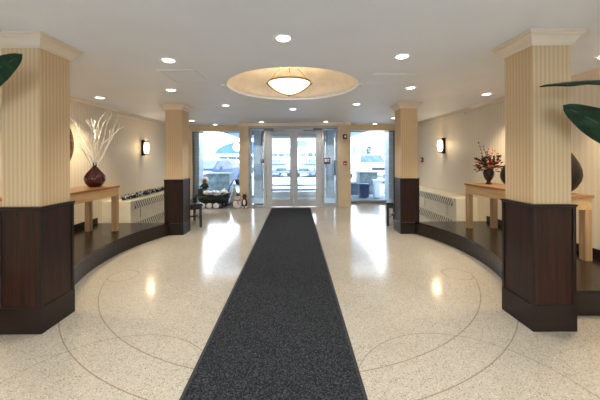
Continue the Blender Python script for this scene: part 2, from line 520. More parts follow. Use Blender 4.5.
# ------------------------------------------------------------------ doors and frames
ZT = 2.36
b = MB()
for x0, x1 in ((DX0, DX0+.04), (-.93, -.875), (.785, .835), (DX1-.04, DX1)):
    b.box(x0, x1, YF+.02, YF+.14, 0, ZT, .004)
b.box(DX0, DX1, YF+.02, YF+.14, ZT-.03, ZT+.04, .004)
for x0, x1 in ((DX0+.04, -.93), (.835, DX1-.04)): b.box(x0, x1, YF+.03, YF+.13, 0, .06, .004)
struct(b.build('trim_4', 'alu'))
def sash(n, x0, x1, z0, z1, y, fw=.012):
    b = MB(); o = MB()
    o.box(x0, x0+fw, y-.02, y+.02, z0, z1); o.box(x1-fw, x1, y-.02, y+.02, z0, z1); o.box(x0+fw, x1-fw, y-.02, y+.02, z0, z0+fw); o.box(x0+fw, x1-fw, y-.02, y+.02, z1-fw, z1)
    w = struct(o.build('window_%d' % n, 'alu_dark', None, ((x0+x1)/2, y, z0)))
    b.box(x0+fw, x1-fw, y-.003, y+.003, z0+fw, z1-fw); b.build('pane', 'glass', w)
    return w
sash(1, DX0+.04, -.93, .06, ZT-.03, YF+.08); sash(2, .835, DX1-.04, .06, ZT-.03, YF+.08)
sash(3, -3.28, -1.655, .05, 2.30, YW+.06, .03); sash(4, 1.63, 3.16, .05, 2.30, YW+.06, .03)
b = MB(); b.box(-3.28, -1.655, YW-.02, YW+.14, 0, .05, .005); struct(b.build('trim_5', 'alu_dark'))
b = MB(); b.box(1.63, 3.16, YW-.02, YW+.14, 0, .05, .005); struct(b.build('trim_6', 'alu_dark'))

def door_leaf(n, x0, x1, hinge, y=YF+.055, z1=2.325, glass_x=None, mat='alu', bars=True):
    t = bpy.data.objects.new('door_%d' % n, None); C.objects.link(t); struct(t); t.location = ((x0+x1)/2, y, 0); t.empty_display_size = .1
    g0, g1 = glass_x; zb, zt = .225, 2.17
    b = MB()
    b.box(x0, g0, y, y+.045, .008, z1, .003); b.box(g1, x1, y, y+.045, .008, z1, .003)
    b.box(g0, g1, y, y+.045, .008, zb, .003); b.box(g0, g1, y, y+.045, zt, z1, .003)
    b.build('door_frame', mat, t)
    b = MB(); b.box(g0-.01, g1+.01, y+.018, y+.026, zb-.01, zt+.01); b.build('pane', 'glass', t)
    if bars:
        b = MB(); b.box(g0-.03, g1+.03, y-.06, y-.035, .49, .535, .008); b.box(g0-.03, g0-.005, y-.04, y, .495, .53); b.box(g1+.005, g1+.03, y-.04, y, .495, .53)
        b.build('push_bar', 'alu_dark', t)
        hx = g1+.03 if hinge < 0 else g0-.03
        b = MB(); b.tube([(hx, y-.002, .85), (hx, y-.05, .87), (hx, y-.05, 1.12), (hx, y-.002, 1.14)], .011, 8); b.build('pull_handle', 'alu', t)
        b = MB(); b.lathe([(.02, -.012), (.02, .0)], (hx, y, 1.00), 16, 'y'); b.build('lock_cylinder', 'brass', t)
    b = MB()
    for zz in (.3, 1.15, 2.1):
        hx = x0 if hinge < 0 else x1
        b.tube([(hx, y-.006, zz-.05), (hx, y-.006, zz+.05)], .008, 8)
    b.build('hinge', 'alu_dark', t)
    return t
for q in range(3): sash(9+q, -3.2+q*2.1, -1.1+q*2.1, .12, 2.38, YN-.1, .04)  # unseen glazing added in the near wall to bring daylight from behind
door_leaf(1, -.872, -.062, -1, glass_x=(-.70, -.165))
door_leaf(2, -.052, .782, 1, glass_x=(.065, .60))
# door closers
def closer(x, z, label, sg):
    t = thing('door_closer', label, 'door closer', (x, YF, z))
    b = MB(); b.box(x-.13, x+.13, YF-.03, YF+.05, z-.03, z+.03, .008); b.build('body', 'alu_dark', t)
    b = MB(); b.tube([(x+sg*.05, YF-.02, z-.03), (x+sg*.05, YF-.02, z-.055), (x+sg*.28, YF-.05, z-.05), (x+sg*.42, YF+.0, z-.04)], .009, 6); b.build('arm', 'alu_dark', t)
closer(-.78, 2.30, 'grey door closer over the door leaf beside the small black card reader', 1)
closer(.66, 2.30, 'grey door closer over the door leaf beside the plum sign', -1)

# vestibule and outer doors
YO = 10.6
b = MB(); b.box(-1.75, 1.68, YW+.14, YO+.3, -.1, 0.0); b.build('floor_vestibule', 'stone')['kind'] = 'structure'
b = MB(); b.box(-1.75, 1.68, YF+.16, YO+.16, 2.44, 2.55); struct(b.build('ceiling_vestibule', 'paint_ceiling'))
b = MB()
for x0, x1 in ((-1.50, -1.24), (1.16, 1.40)): b.box(x0, x1, YO-.2, YO+.12, 0, 2.44)
struct(b.build('wall_vestibule', 'stone'))
b = MB()
for x in (-1.70, 1.62):
    b.box(x-.03, x+.03, YO-.03, YO+.03, 0, 2.44); b.box(x-.03, x+.03, YW+.14, YO, 2.36, 2.44); b.box(x-.03, x+.03, YW+.14, YO, 0, .08)
for x in (-1.24, -.07-.035, 1.10): b.box(x, x+.06, YO-.05, YO+.03, 0, 2.44)
b.box(-1.24, 1.16, YO-.05, YO+.03, 2.26, 2.44)
for x0, x1 in ((-1.67, -1.50), (1.40, 1.59)):
    b.box(x0, x1, YO-.03, YO+.03, 2.30, 2.44); b.box(x0, x1, YO-.03, YO+.03, 0, .08)
struct(b.build('trim_7', 'alu'))
for n, x0, x1 in ((5, -1.67, -1.50), (6, 1.40, 1.59)): sash(n, x0, x1, .08, 2.30, YO)
def side_glass(n, x):
    o = MB(); y0, y1 = YW+.16, YO-.03
    o.box(x-.015, x+.015, y0, y0+.03, .08, 2.36); o.box(x-.015, x+.015, y1-.03, y1, .08, 2.36)
    w = struct(o.build('window_%d' % n, 'alu', None, (x, (y0+y1)/2, .08)))
    b = MB(); b.box(x-.003, x+.003, y0+.03, y1-.03, .08, 2.36); b.build('pane', 'glass', w)
side_glass(7, -1.70); side_glass(8, 1.62)
door_leaf(3, -1.17, -.11, -1, YO-.04, 2.25, (-.84, -.20), 'white_trim', False)
door_leaf(4, -.04, 1.09, 1, YO-.04, 2.25, (.06, .74), 'white_trim', False)
# outer push bars
for n, x0, x1 in ((0, -.86, -.18), (1, .04, .76)):
    t = bpy.data.objects['door_%d' % (3+n)]
    b = MB(); b.box(x0, x1, YO-.10, YO-.075, .44, .49, .006); b.box(x0, x0+.03, YO-.08, YO-.04, .445, .485); b.box(x1-.03, x1, YO-.08, YO-.04, .445, .485)
    b.build('push_bar', 'alu_dark', t)

# card reader and plum sign on the sidelites
t = thing('card_reader', 'small black box on the glass beside the doors', 'card reader', (-.99, YF+.05, 1.36))
b = MB(); b.box(-1.03, -.94, YF+.035, YF+.075, 1.30, 1.42, .006); b.build('casing', 'black', t)
b = MB(); b.box(-1.01, -.96, YF+.031, YF+.036, 1.37, 1.40); b.build('reader_window', 'alu_dark', t)
t = thing('notice_sign', 'plum sign with pale lettering marks on the sidelight glass', 'sign', (.94, YF+.07, 1.36))
b = MB(); b.box(.845, 1.035, YF+.062, YF+.07, 1.265, 1.45, .002); b.build('board', 'purple', t)
b = MB()
b.box(.865, .925, YF+.058, YF+.063, 1.33, 1.42); b.box(.94, 1.01, YF+.058, YF+.063, 1.395, 1.415); b.box(.94, .99, YF+.058, YF+.063, 1.36, 1.378); b.box(.94, 1.01, YF+.058, YF+.063, 1.325, 1.34)
b.build('sign_print', 'white_trim', t)
t = thing('notice_holder', 'grey clear-fronted notice holder behind the sidelight glass', 'notice holder', (1.16, YF+.11, 1.1))
b = MB(); b.box(1.09, 1.20, YF+.10, YF+.115, .93, 1.38, .003); b.build('sheet', plain('grey_green_sheet', sr(140, 160, 158), .5), t)

# wall devices
t = thing('fire_alarm', 'dark red fire alarm with round white strobe lens on pier', 'fire alarm', (1.46, YF, 2.07))
b = MB(); b.box(1.40, 1.52, YF-.045, YF, 2.0, 2.14, .012, 2); b.build('housing', 'dark_red', t)
b = MB(); b.lathe([(.034, -.02), (.03, .0), (.012, .01)], (1.46, YF-.05, 2.07), 20, 'y'); b.build('strobe_lens', 'white_trim', t)
def pull_station(c, along, label):
    t = thing('pull_station', label, 'fire pull station', c)
    x, y, z = c
    if along == 'x':
        b = MB(); b.box(x-.05, x+.05, y-.035, y, z-.06, z+.06, .008, 2); b.build('box', 'red', t)
        b = MB(); b.box(x-.03, x+.03, y-.045, y-.035, z-.02, z+.005, .003); b.build('lever', 'white_trim', t)
    else:
        b = MB(); b.box(x-.04, x, y-.06, y+.06, z-.07, z+.07, .008, 2); b.build('box', 'red', t)
        b = MB(); b.box(x-.05, x-.04, y-.03, y+.03, z-.02, z+.015, .003); b.build('lever', 'white_trim', t)
pull_station((1.46, YF, 1.29), 'x', 'red fire pull station below the alarm on the pier by the doors')
pull_station((XR, 8.28, 1.38), 'y', 'red fire pull station on the striped side wall')

# ------------------------------------------------------------------ radiators
def radiator(side, y0, y1, ztop, label):
    x = XL+.006 if side < 0 else XR-.006; d = -side; dep = abs(x)-3.2
    t = thing('radiator_cabinet', label, 'radiator', (x+d*.1, y0, 0))
    a, c = sorted((x, x+d*dep))
    b = MB(); b.box(a, c, y0, y1, 0.0, ztop, .012, 2); b.build('cabinet', 'rad', t)
    xf = x+d*dep
    for (g0, g1, gy0) in ((ztop-.175, ztop-.035, y0+.14), (.02, .17, y0+.14)):
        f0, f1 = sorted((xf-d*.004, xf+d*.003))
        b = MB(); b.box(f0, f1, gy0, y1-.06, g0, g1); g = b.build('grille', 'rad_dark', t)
        b = MB(); n = int((y1-gy0-.12)/.085)
        for k in range(n+1):
            yy = gy0+.04+k*.085
            cc = (xf+d*.006, yy, (g0+g1)/2)
            b.obox(cc, .006, .036, (g1-g0)*1.12, Matrix.Rotation(math.radians(34), 3, 'X'))
        b.box(min(xf, xf+d*.01), max(xf, xf+d*.01), gy0-.02, y1-.04, g1, g1+.008); b.box(min(xf, xf+d*.01), max(xf, xf+d*.01), gy0-.02, y1-.04, g0-.008, g0)
        b.build('louvre', 'rad', g)
    f0, f1 = sorted((xf, xf+d*.004))
    for yy in (y0+.35, (y0+y1)/2, y1-.4):
        b = MB(); b.box(f0, f1, yy-.004, yy+.004, .24, ztop-.14); b.build('panel_seam', 'rad_dark', t)
    return t
radiator(1, 5.78, 8.6, .63, 'cream radiator cabinet with a bare top behind the far column')
radiator(-1, 5.62, 8.6, .63, 'cream radiator cabinet with a snowy garland along its top')

def garland(x, y0, y1, z):
    b = MB(); random.seed(3)
    n = 900
    for k in range(n):
        y = y0+(y1-y0)*random.random(); a = random.random()*2*PI
        c = Vector((x+.03*math.cos(a), y, z+.04+.02*math.sin(a)))
        d = Vector((math.cos(a), random.uniform(-1, 1), abs(math.sin(a))*.8+.1)).normalized()*random.uniform(.04, .08)
        b.tube([c, c+d], .007, 4, .002)
    b.tube([(x, y0+(y1-y0)*i/20, z+.035+.008*math.sin(i*1.7)) for i in range(21)], .028, 8)
    g = b.build('pine_garland', plain('frosted_dark_pine', sr(26, 34, 40), .7, 0, .4, 60), None, (x, y0, z))
    tag(g, 'dark pine garland dusted with snow lying along the radiator top', 'garland')
    b = MB()
    for k in range(200):
        y = y0+(y1-y0)*random.random(); a = random.uniform(-.2, PI+.2)
        b.ball((x+.045*math.cos(a), y, z+.045+.035*math.sin(a)), random.uniform(.010, .02), sub=1)
    b.build('frost_tuft', 'snow', g)['kind'] = 'stuff'
garland(-3.37, 5.66, 8.5, .632)

# ------------------------------------------------------------------ console tables
def console(x0, x1, y0, y1, label):
    t = thing('console_table', label, 'console table', ((x0+x1)/2, (y0+y1)/2, PZ))
    zt = 1.0
    b = MB(); b.box(x0, x1, y0, y1, zt-.035, zt, .004, 2); b.build('table_top', 'oak_edge', t)
    b = MB(); b.box(x0+.012, x1-.012, y0+.012, y1-.012, zt-.17, zt-.035, .003); b.build('apron', 'oak', t)
    for xa in (x0+.012, x1-.092):
        for ya in (y0+.012, y1-.092):
            b = MB(); b.box(xa, xa+.08, ya, ya+.08, PZ, zt-.165, .004, 2); b.build('leg', 'oak_leg', t)
    return t
console(2.925, 3.45, 3.35, 5.03, 'light oak console table holding the flower arrangement and dark vases')
console(-3.55, -3.0, 3.35, 4.95, 'light oak console table holding the burgundy vase of white branches')

# burgundy bottle vase
def vase(name, c, prof, mat, label, cat='vase', group=None):
    b = MB(); b.lathe(prof, c, 40)
    return tag(b.build(name, mat, None, c), label, cat, group)
vp = [(.0005, 0), (.085, 0), (.10, .012), (.135, .05), (.162, .10), (.168, .14), (.158, .18), (.128, .225), (.09, .265), (.058, .30), (.038, .33), (.03, .36), (.033, .385), (.038, .392), (.03, .392), (.024, .36)]
vL = (-3.24, 4.68, 1.0)
vase('bottle_vase', vL, [(r*.9, z) for r, z in vp], 'burgundy', 'glossy burgundy pear-shaped vase holding bare white branches')
def branches():
    random.seed(11); b = MB()
    base = Vector((vL[0], vL[1], 1.36))
    def grow(p, d, ln, r, depth):
        pts = [p]
        n = 5
        for i in range(n):
            d = (d+Vector((random.uniform(-.16, .16), random.uniform(-.16, .16), random.uniform(-.04, .12)))).normalized()
            p = p+d*ln/n; pts.append(p)
            if depth > 0 and i >= 1 and random.random() < .62:
                dd = (d+Vector((random.uniform(-.55, .55), random.uniform(-.5, .5), .15))).normalized()
                grow(p, dd, ln*random.uniform(.3, .5), r*.6, depth-1)
        b.tube(pts, r, 5, r*.35)
    # bundle rising from mouth
    tips = [(-.24, .88), (-.12, .78), (.02, .74), (.13, .84), (.34, .60), (.24, .50), (-.05, .58), (-.18, .6), (.06, .66), (-.02, .5), (.16, .6)]
    for tx, tz in tips:
        d = Vector((tx, random.uniform(-.12, .12), tz))
        ln = d.length*.9
        grow(base+Vector((random.uniform(-.01, .01), random.uniform(-.01, .01), -.1)), d.normalized(), ln, .012, 2)
    o = b.build('branch_spray', plain('whitewashed_twig', sr(246, 240, 230), .6, 0, .03, 30), None, tuple(base))
    tag(o, 'bare whitewashed branches fanning out of the burgundy vase', 'branches')
branches()

# round woven wall disc
dc = (XL, 4.45, 1.70)
b = MB(); b.lathe([(.0005, .045), (.12, .05), (.3, .042), (.44, .026), (.475, .012), (.48, 0), (.44, .0), (.0005, .0)], dc, 56, 'x')
dsk = tag(b.build('woven_disc', 'woven', None, dc), 'large round woven brown disc hung on the wall above the table', 'wall decoration')
b = MB()
for r in (.1, .2, .3, .4):
    zc = .05-.03*(r/.44)**2
    b.tube([(XL+zc, dc[1]+r*math.cos(2*PI*k/40), dc[2]+r*math.sin(2*PI*k/40)) for k in range(41)], .010, 6)
b.build('coil', 'woven', dsk)

# teardrop vases at the other table
tp = [(.0005, 0), (.26, 0), (.44, .04), (.72, .12), (.93, .24), (1, .34), (.97, .44), (.84, .56), (.62, .68), (.4, .78), (.22, .87), (.12, .94), (.1, 1), (.06, 1)]
vase('teardrop_vase', (3.265, 3.55, 1.0), [(r*.183, z*.66) for r, z in tp], 'dark_vase', 'tall dark teardrop vase at the near end of the console')
vase('teardrop_vase', (3.32, 4.50, 1.0), [(r*.125, z*.44) for r, z in tp], 'dark_vase', 'shorter dark teardrop vase half hidden by the column, next to the flowers')

# urn + dried flowers
uL = (3.235, 4.86, 1.0)
up = [(.0005, 0), (.045, 0), (.05, .012), (.03, .03), (.028, .045), (.05, .075), (.072, .12), (.082, .17), (.08, .205), (.066, .235), (.07, .25), (.06, .25), (.055, .22)]
vase('urn_vase', uL, up, 'urn', 'dark footed urn holding the autumn flowers')
def flowers():
    random.seed(5)
    base = Vector((uL[0], uL[1], 1.23))
    t = thing('flower_arrangement', 'autumn flowers in orange and rust with tall thin sprigs', 'flowers', tuple(base))
    cols = [plain('orange_petal', sr(222, 128, 60), .6, 0, .15, 40), plain('rust_petal', sr(160, 72, 40), .6, 0, .15, 40), plain('peach_petal', sr(222, 160, 100), .6, 0, .15, 40), plain('wine_petal', sr(110, 50, 40), .6, 0, .15, 40)]
    dk = plain('dark_foliage', sr(52, 46, 30), .6, 0, .3, 30)
    b = MB()
    heads = []
    for k in range(15):
        a = 2*PI*k/15+random.uniform(-.2, .2); r = random.uniform(.03, .16); z = random.uniform(.0, .15)
        heads.append(base+Vector((r*math.cos(a), r*math.sin(a)*.8, z)))
    for h in heads: b.tube([base+Vector((0, 0, -.08)), (base+h)/2+Vector((0, 0, .01)), h], .004, 5)
    b.build('stem', dk, t)
    for i, h in enumerate(heads):
        b = MB(); rad = random.uniform(.05, .075)
        for ring, (nn, tilt, rr) in enumerate(((7, .35, 1), (6, .8, .75), (4, 1.2, .45))):
            for q in range(nn):
                a = 2*PI*q/nn+ring*.4
                d = Vector((math.cos(a)*math.cos(tilt), math.sin(a)*math.cos(tilt), math.sin(tilt)))
                side = Vector((-math.sin(a), math.cos(a), 0))
                c0 = h+d*rad*rr*.2; c1 = h+d*rad*rr+Vector((0, 0, .006))
                b.quad(c0-side*rad*.15, c1*.5+c0*.5-side*rad*.38*rr, c1+Vector((0, 0, .004)), c1*.5+c0*.5+side*rad*.38*rr)
        b.ball(h+Vector((0, 0, .008)), rad*.35, sub=1)
        b.build('blossom', cols[[0, 1, 0, 2, 3, 1, 0, 3, 2, 1, 0, 1, 3, 0, 2][i]], t)
    b = MB()
    for k in range(150):
        a = random.uniform(0, 2*PI); r = random.uniform(.03, .19); z = random.uniform(-.02, .2)
        c = base+Vector((r*math.cos(a), r*math.sin(a)*.8, z)); d = (c-base).normalized()*random.uniform(.04, .08)
        s_ = d.cross(Vector((random.random(), random.random(), 1))).normalized()*.018
        b.quad(c, c+d*.5+s_, c+d, c+d*.5-s_)
    b.build('foliage', dk, t)
    for tx, tz in ((-.15, .46), (-.1, .40), (.09, .33), (.12, .28), (-.02, .3), (.2, .24), (.04, .36)):
        b = MB(); pts = []
        for i in range(9):
            f = i/8; pts.append(base+Vector((tx*f+.02*math.sin(f*5+tx*20), .05*math.sin(tx*30)*f, tz*f)))
        b.tube(pts, .0045, 5, .002)
        for p in pts[4:]:
            for q in range(3):
                b.ball(p+Vector((random.uniform(-.014, .014), random.uniform(-.014, .014), random.uniform(-.01, .01))), .009, sub=1)
        b.build('sprig', dk if tx < 0 else cols[1], t)
flowers()

# ------------------------------------------------------------------ sconces
def sconce(side, y, z, label):
    x = XL if side < 0 else XR; d = -side
    t = thing('wall_sconce', label, 'wall lamp', (x, y, z))
    b = MB(); a, c = sorted((x, x+d*.03)); b.box(a, c, y-.065, y+.065, z-.19, z+.19, .006, 2); a, c = sorted((x+d*.02, x+d*.05)); b.box(a, c, y-.065, y+.02, z-.19, z+.19, .004); b.build('back_plate', 'bronze', t)
    for zz in (z-.165, z+.15):
        b = MB(); a, c = sorted((x+d*.02, x+d*.14)); b.box(a, c, y-.065, y+.03, zz, zz+.022, .004); b.build('bracket', 'bronze', t)
    # half-round shade
    b = MB(); b.lathe([(.03, -.145), (.046, -.12), (.056, -.07), (.060, 0), (.056, .07), (.046, .12), (.03, .145)], (x+d*.105, y-.02, z), 24)
    b.build('glass_shade', glow('sconce_glass_glow', (1, .88, .66, 1), .9), t)
    l = bpy.data.lights.new('sconce_bulb', 'POINT'); l.energy = 2.2; l.color = (1, .76, .45); l.shadow_soft_size = .05
    o = bpy.data.objects.new('bulb', l); C.objects.link(o); o.parent = t; o.location = (d*.20, 0, 0)
sconce(-1, 7.15, 1.715, 'glowing half-round wall sconce on the wall above the garlanded radiator')
sconce(1, 7.08, 1.73, 'glowing half-round wall sconce on the wall above the bare radiator')

# ------------------------------------------------------------------ bowl lamp
LX, LY = -.085, 4.2
def bowl_lamp():
    t = thing('bowl_pendant', 'glowing glass bowl lamp in a brass ring under the recess', 'ceiling lamp', (LX, LY, 2.37))
    zr = 2.535; R = .305
    p = []
    for k in range(15):
        a = k/14
        r = R*a; z = 2.375+(zr-2.375)*(a**1.9)
        p.append((max(.004, r), z))
    q = [(r-.004 if r > .01 else .004, z+.008) for r, z in p][::-1]
    b = MB(); b.lathe(p+q, (LX, LY, 0), 48, cap=False)
    b.build('glass_bowl', glow('bowl_glass_glow', (1, .84, .58, 1), .75, (.9, .8, .65, 1)), t)
    b = MB(); b.tube([(LX+(R+.006)*math.cos(2*PI*k/48), LY+(R+.006)*math.sin(2*PI*k/48), zr) for k in range(49)], .011, 8); b.build('ring', 'brass', t)
    b = MB(); pts = []
    for k in range(25):
        u = -1+2*k/24; pts.append((LX+u*(R+.03), LY, 2.362+(zr-2.362)*(abs(u)**1.9)))
    b.tube(pts, .008, 8); b.ball((LX, LY, 2.356), .016)
    b.build('strap', 'brass', t)
    for k in range(3):
        a = 2*PI*k/3+PI/2
        b = MB(); b.tube([(LX+R*math.cos(a), LY+R*math.sin(a), zr), (LX+.04*math.cos(a), LY+.04*math.sin(a), 2.84)], .006, 6); b.build('rod', 'brass', t)
    b = MB(); b.lathe([(.09, 2.90), (.09, 2.88), (.06, 2.85), (.03, 2.83), (.004, 2.83)], (LX, LY, 0), 24); b.build('canopy', 'brass', t)
    for i, (dx, dy) in enumerate(((.1, 0), (-.05, .09), (-.05, -.09))):
        l = bpy.data.lights.new('bowl_bulb', 'POINT'); l.energy = .9; l.color = (1, .82, .5); l.shadow_soft_size = .04
        o = bpy.data.objects.new('bulb', l); C.objects.link(o); o.parent = t; o.location = (dx, dy, .19)
bowl_lamp()

# ------------------------------------------------------------------ downlights
SPOT = 30
def downlight(x, y, label, e=1.0, warm=(1, .98, .94)):
    t = thing('recessed_downlight', label, 'ceiling light', (x, y, H), 'recessed ceiling downlights')
    b = MB(); b.lathe([(.058, H-.001), (.062, H-.006), (.082, H-.008), (.088, H-.001)], (x, y, 0), 28); b.build('trim_ring', 'white_trim', t)
    b = MB(); b.lathe([(.06, H-.0065), (.055, H-.012), (.0005, H-.014)], (x, y, 0), 24); b.build('lens', 'lens', t)
    l = bpy.data.lights.new('downlight_lamp', 'SPOT'); l.energy = SPOT*e; l.color = warm; l.spot_size = math.radians(106); l.spot_blend = .9; l.shadow_soft_size = .06
    o = bpy.data.objects.new('lamp', l); C.objects.link(o); o.parent = t; o.location = (0, 0, -.02)
    return t
M['lens'] = glow('downlight_lens_glow', (1, .96, .88, 1), 2.2)
DL = [(-.10, 2.51, 'downlight nearest the camera on the centre line', 1), (-1.333, 3.056, 'downlight before the access panel on the leaf column side', 1), (1.10, 2.974, 'downlight between the recess and the two-leaf column', 1),
      (-1.87, 4.377, 'downlight beyond the access panel, toward the burgundy vase', 1), (1.72, 4.315, 'downlight beyond the access panel, toward the flowers', 1),
      (-1.36, 5.68, 'downlight past the recess, in front of the sleigh window column', 1), (-.05, 6.155, 'downlight past the recess straight in line with the doors', 1), (1.19, 5.616, 'downlight past the recess, before the alarm pier', 1),
      (-3.30, 4.9, 'downlight above the table with the white branches', 2.0), (3.16, 4.79, 'downlight above the flower arrangement', 2.0),
      (-2.83, 7.94, 'downlight behind the far column at the sleigh window', .7), (-2.45, 8.85, 'downlight right above the sleigh', .6), (-.97, 8.3, 'downlight above the card reader', .7), (.87, 8.3, 'downlight above the plum sign', .7),
      (2.44, 8.9, 'downlight in front of the car-park window', .6), (2.59, 7.63, 'downlight behind the far column at the car-park window', .7)]
for x, y, lb, e in DL: downlight(x, y, lb, e, (1, .84, .6) if e > 1.5 else (1, .98, .94))
for x, y in ((-3.35, 3.05), (3.22, 3.0), (-1.4, .9), (1.2, .9), (-.1, .3), (-3.0, .6), (2.9, .6), (-1.4, -1.2), (1.2, -1.2)):  # alcove pair follows the wall glow; the rest are added, unseen fill lamps
    downlight(x, y, 'unseen downlight in the near part of the hall behind the leaf plants', 2.2 if abs(x) > 2 and y > 2 else 1.8, (1, .82, .56) if abs(x) > 2 and y > 2 else (1, .98, .94))

# access panels, sprinklers
def panel(x0, x1, y0, y1, label):
    t = thing('access_panel', label, 'ceiling panel', ((x0+x1)/2, (y0+y1)/2, H))
    b = MB(); f = .018
    b.box(x0, x1, y0, y0+f, H-.006, H); b.box(x0, x1, y1-f, y1, H-.006, H); b.box(x0, x0+f, y0+f, y1-f, H-.006, H); b.box(x1-f, x1, y0+f, y1-f, H-.006, H); b.build('panel_frame', 'white_trim', t)
    b = MB(); b.box(x0+f+.004, x1-f-.004, y0+f+.004, y1-f-.004, H-.004, H+.0); b.build('hatch', 'paint_ceiling', t)
panel(-1.62, -1.17, 3.39, 3.9, 'square ceiling access panel on the side of the burgundy vase')
panel(.98, 1.5, 3.6, 4.1, 'square ceiling access panel on the side of the flowers')
for x, lb in ((-1.02, 'small white ceiling sprinkler at the recess edge toward the burgundy vase'), (.92, 'small white ceiling sprinkler at the recess edge toward the flowers')):
    t = thing('ceiling_sprinkler', lb, 'sprinkler', (x, 4.1, H))
    b = MB(); b.lathe([(.03, H), (.032, H-.006), (.014, H-.014), (.0005, H-.016)], (x, 4.1, 0), 20); b.build('escutcheon', 'white_trim', t)
    b = MB(); b.tube([(x, 4.1, H-.012), (x, 4.1, H-.03)], .006, 6); b.lathe([(.014, H-.03), (.014, H-.033)], (x, 4.1, 0), 12); b.build('deflector', 'alu', t)

# ------------------------------------------------------------------ benches
def bench(px, py, side, label):
    w, L, zt = .40, .80, .50
    t = thing('bench', label, 'bench', (px, py, 0))
    def X(a, c): return (px+min(side*a, side*c), px+max(side*a, side*c))
    b = MB(); b.box(*X(0, w), py, py+L, zt-.055, zt, .015, 3); b.build('seat', 'black_leather', t)
    b = MB(); b.box(*X(.02, w-.02), py+.02, py+L-.02, zt-.12, zt-.05, .003); b.build('seat_frame', 'black', t)
    for xa in (.015, w-.065):
        for ya in (.015, L-.065):
            b = MB(); b.box(*X(xa, xa+.05), py+ya, py+ya+.05, 0, zt-.06, .004); b.build('leg', 'black', t)
    b = MB(); b.box(*X(.03, w-.03), py+L/2-.015, py+L/2+.015, .16, .19)
    for xa in (.03, w-.055): b.box(*X(xa, xa+.025), py+.04, py+L-.04, .155, .185)
    b.build('stretcher', 'black', t)
    t.rotation_euler = (0, 0, -side*math.radians(29))
bench(-1.96, 6.12, -1, 'low black bench beside the column near the sleigh')
bench(1.90, 6.14, 1, 'low black bench beside the column near the car-park window')
t = thing('small_planter', 'small dark bowl of greenery standing on the bench', 'planter', (-2.28, 6.56, .5))
b = MB(); b.lathe([(.0005, .5), (.035, .5), (.06, .535), (.065, .56), (.055, .56), (.0005, .55)], (-2.28, 6.56, 0), 20); b.build('bowl', 'black', t)
b = MB()
random.seed(21)
for k in range(40):
    a = random.random()*2*PI; c = Vector((-2.28, 6.56, .55)); d = Vector((math.cos(a)*.06, math.sin(a)*.06, random.uniform(.03, .11)))
    b.tube([c, c+d], .005, 4, .001)
b.build('greenery', plain('dark_green_sprig', sr(24, 40, 30), .6), t)

# ------------------------------------------------------------------ potted leaf plants beside the camera
def leaf_mesh(base, tip, width, face, droop=.03, fold=.12):
    base, tip = Vector(base), Vector(tip); ax = tip-base; L = ax.length; ax.normalize()
    w = ax.cross(Vector(face)).normalized(); nrm = w.cross(ax).normalized()
    bm = bmesh.new(); N = 22; Mx = 6; rows = []
    for i in range(N+1):
        f = i/N
        hw = width*.5*(math.sin(PI*min(1, f**.8*.995+.004))*1.0)**.62 if f < 1 else .001
        c = base+ax*L*f-Vector((0, 0, 1))*droop*(f**2)*L
        rows.append([bm.verts.new(c+w*hw*(j/Mx)+nrm*(fold*abs(j/Mx)*hw+.004*math.sin(f*26+j))) for j in range(-Mx, Mx+1)])
    for a, b_ in zip(rows, rows[1:]):
        for j in range(2*Mx): bm.faces.new((a[j], a[j+1], b_[j+1], b_[j]))
    for f in bm.faces: f.smooth = True
    bmesh.ops.solidify(bm, geom=bm.faces[:], thickness=.0015)
    rib = [base+ax*L*i/12-Vector((0, 0, 1))*droop*((i/12)**2)*L for i in range(12)]
    return bm, rib
def plant(pot, leaves, label):
    px, py = pot
    t = thing('potted_plant', label, 'potted plant', (px, py, 0))
    b = MB(); b.lathe([(.0005, 0), (.13, 0), (.17, .32), (.18, .34), (.18, .37), (.165, .37), (.155, .33), (.0005, .33)], (px, py, 0), 32); b.build('pot', 'dark_vase', t)
    b = MB(); b.lathe([(.0005, .35), (.1, .348), (.155, .335)], (px, py, 0), 24, cap=False); b.build('soil', plain('potting_soil', sr(44, 32, 24), .9, 0, .3, 60), t)
    for base, tip, w, face, dr in leaves:
        bs = Vector(base)
        b = MB(); st = Vector((px, py, .34)); pts = []
        for i in range(9):
            f = i/8; p = st.lerp(bs, f); p.x = st.x+(bs.x-st.x)*f**2; p.y = st.y+(bs.y-st.y)*f**2; pts.append(p)
        b.tube(pts, .011, 8, .006); b.build('stem', 'leaf_rib', t)
        bm, rib = leaf_mesh(base, tip, w, face, dr)
        m = MB(); m.bm.free(); m.bm = bm; lf = m.build('leaf', 'leaf', t)
        b = MB(); b.tube(rib, .004, 6, .0015); b.build('midrib', 'leaf_rib', lf)
def P(px, py, Y): return ((px-295.5)*Y/F, Y, CAMH+(158-(py+(px-295.5)*.0053))*Y/F)
plant((2.78, 2.0), [
    (P(650, 150, 2.12), P(563, 105, 2.18), .225, (-.7, -.7, -.1), .0),
    (P(650, 80, 2.1), P(540, 76, 2.12), .24, (.0, .36, -1), .10),
    ((2.95, 1.85, 1.5), (3.3, 1.6, 1.85), .18, (0, -1, .5), .1),
    ((2.9, 2.1, 1.3), (3.3, 2.2, 1.55), .18, (0, -1, .5), .1),
], 'potted plant with two broad dark green leaves reaching over the column')
plant((-2.75, 1.95), [
    (P(-58, 104, 2.1), P(23, 54, 2.12), .20, (.7, -.7, -.15), .0),
    ((-2.9, 1.8, 1.5), (-3.3, 1.6, 1.8), .18, (0, -1, .5), .1),
    ((-2.85, 2.0, 1.2), (-3.3, 2.1, 1.5), .18, (0, -1, .5), .1),
], 'potted plant with a single dark leaf reaching over the column')

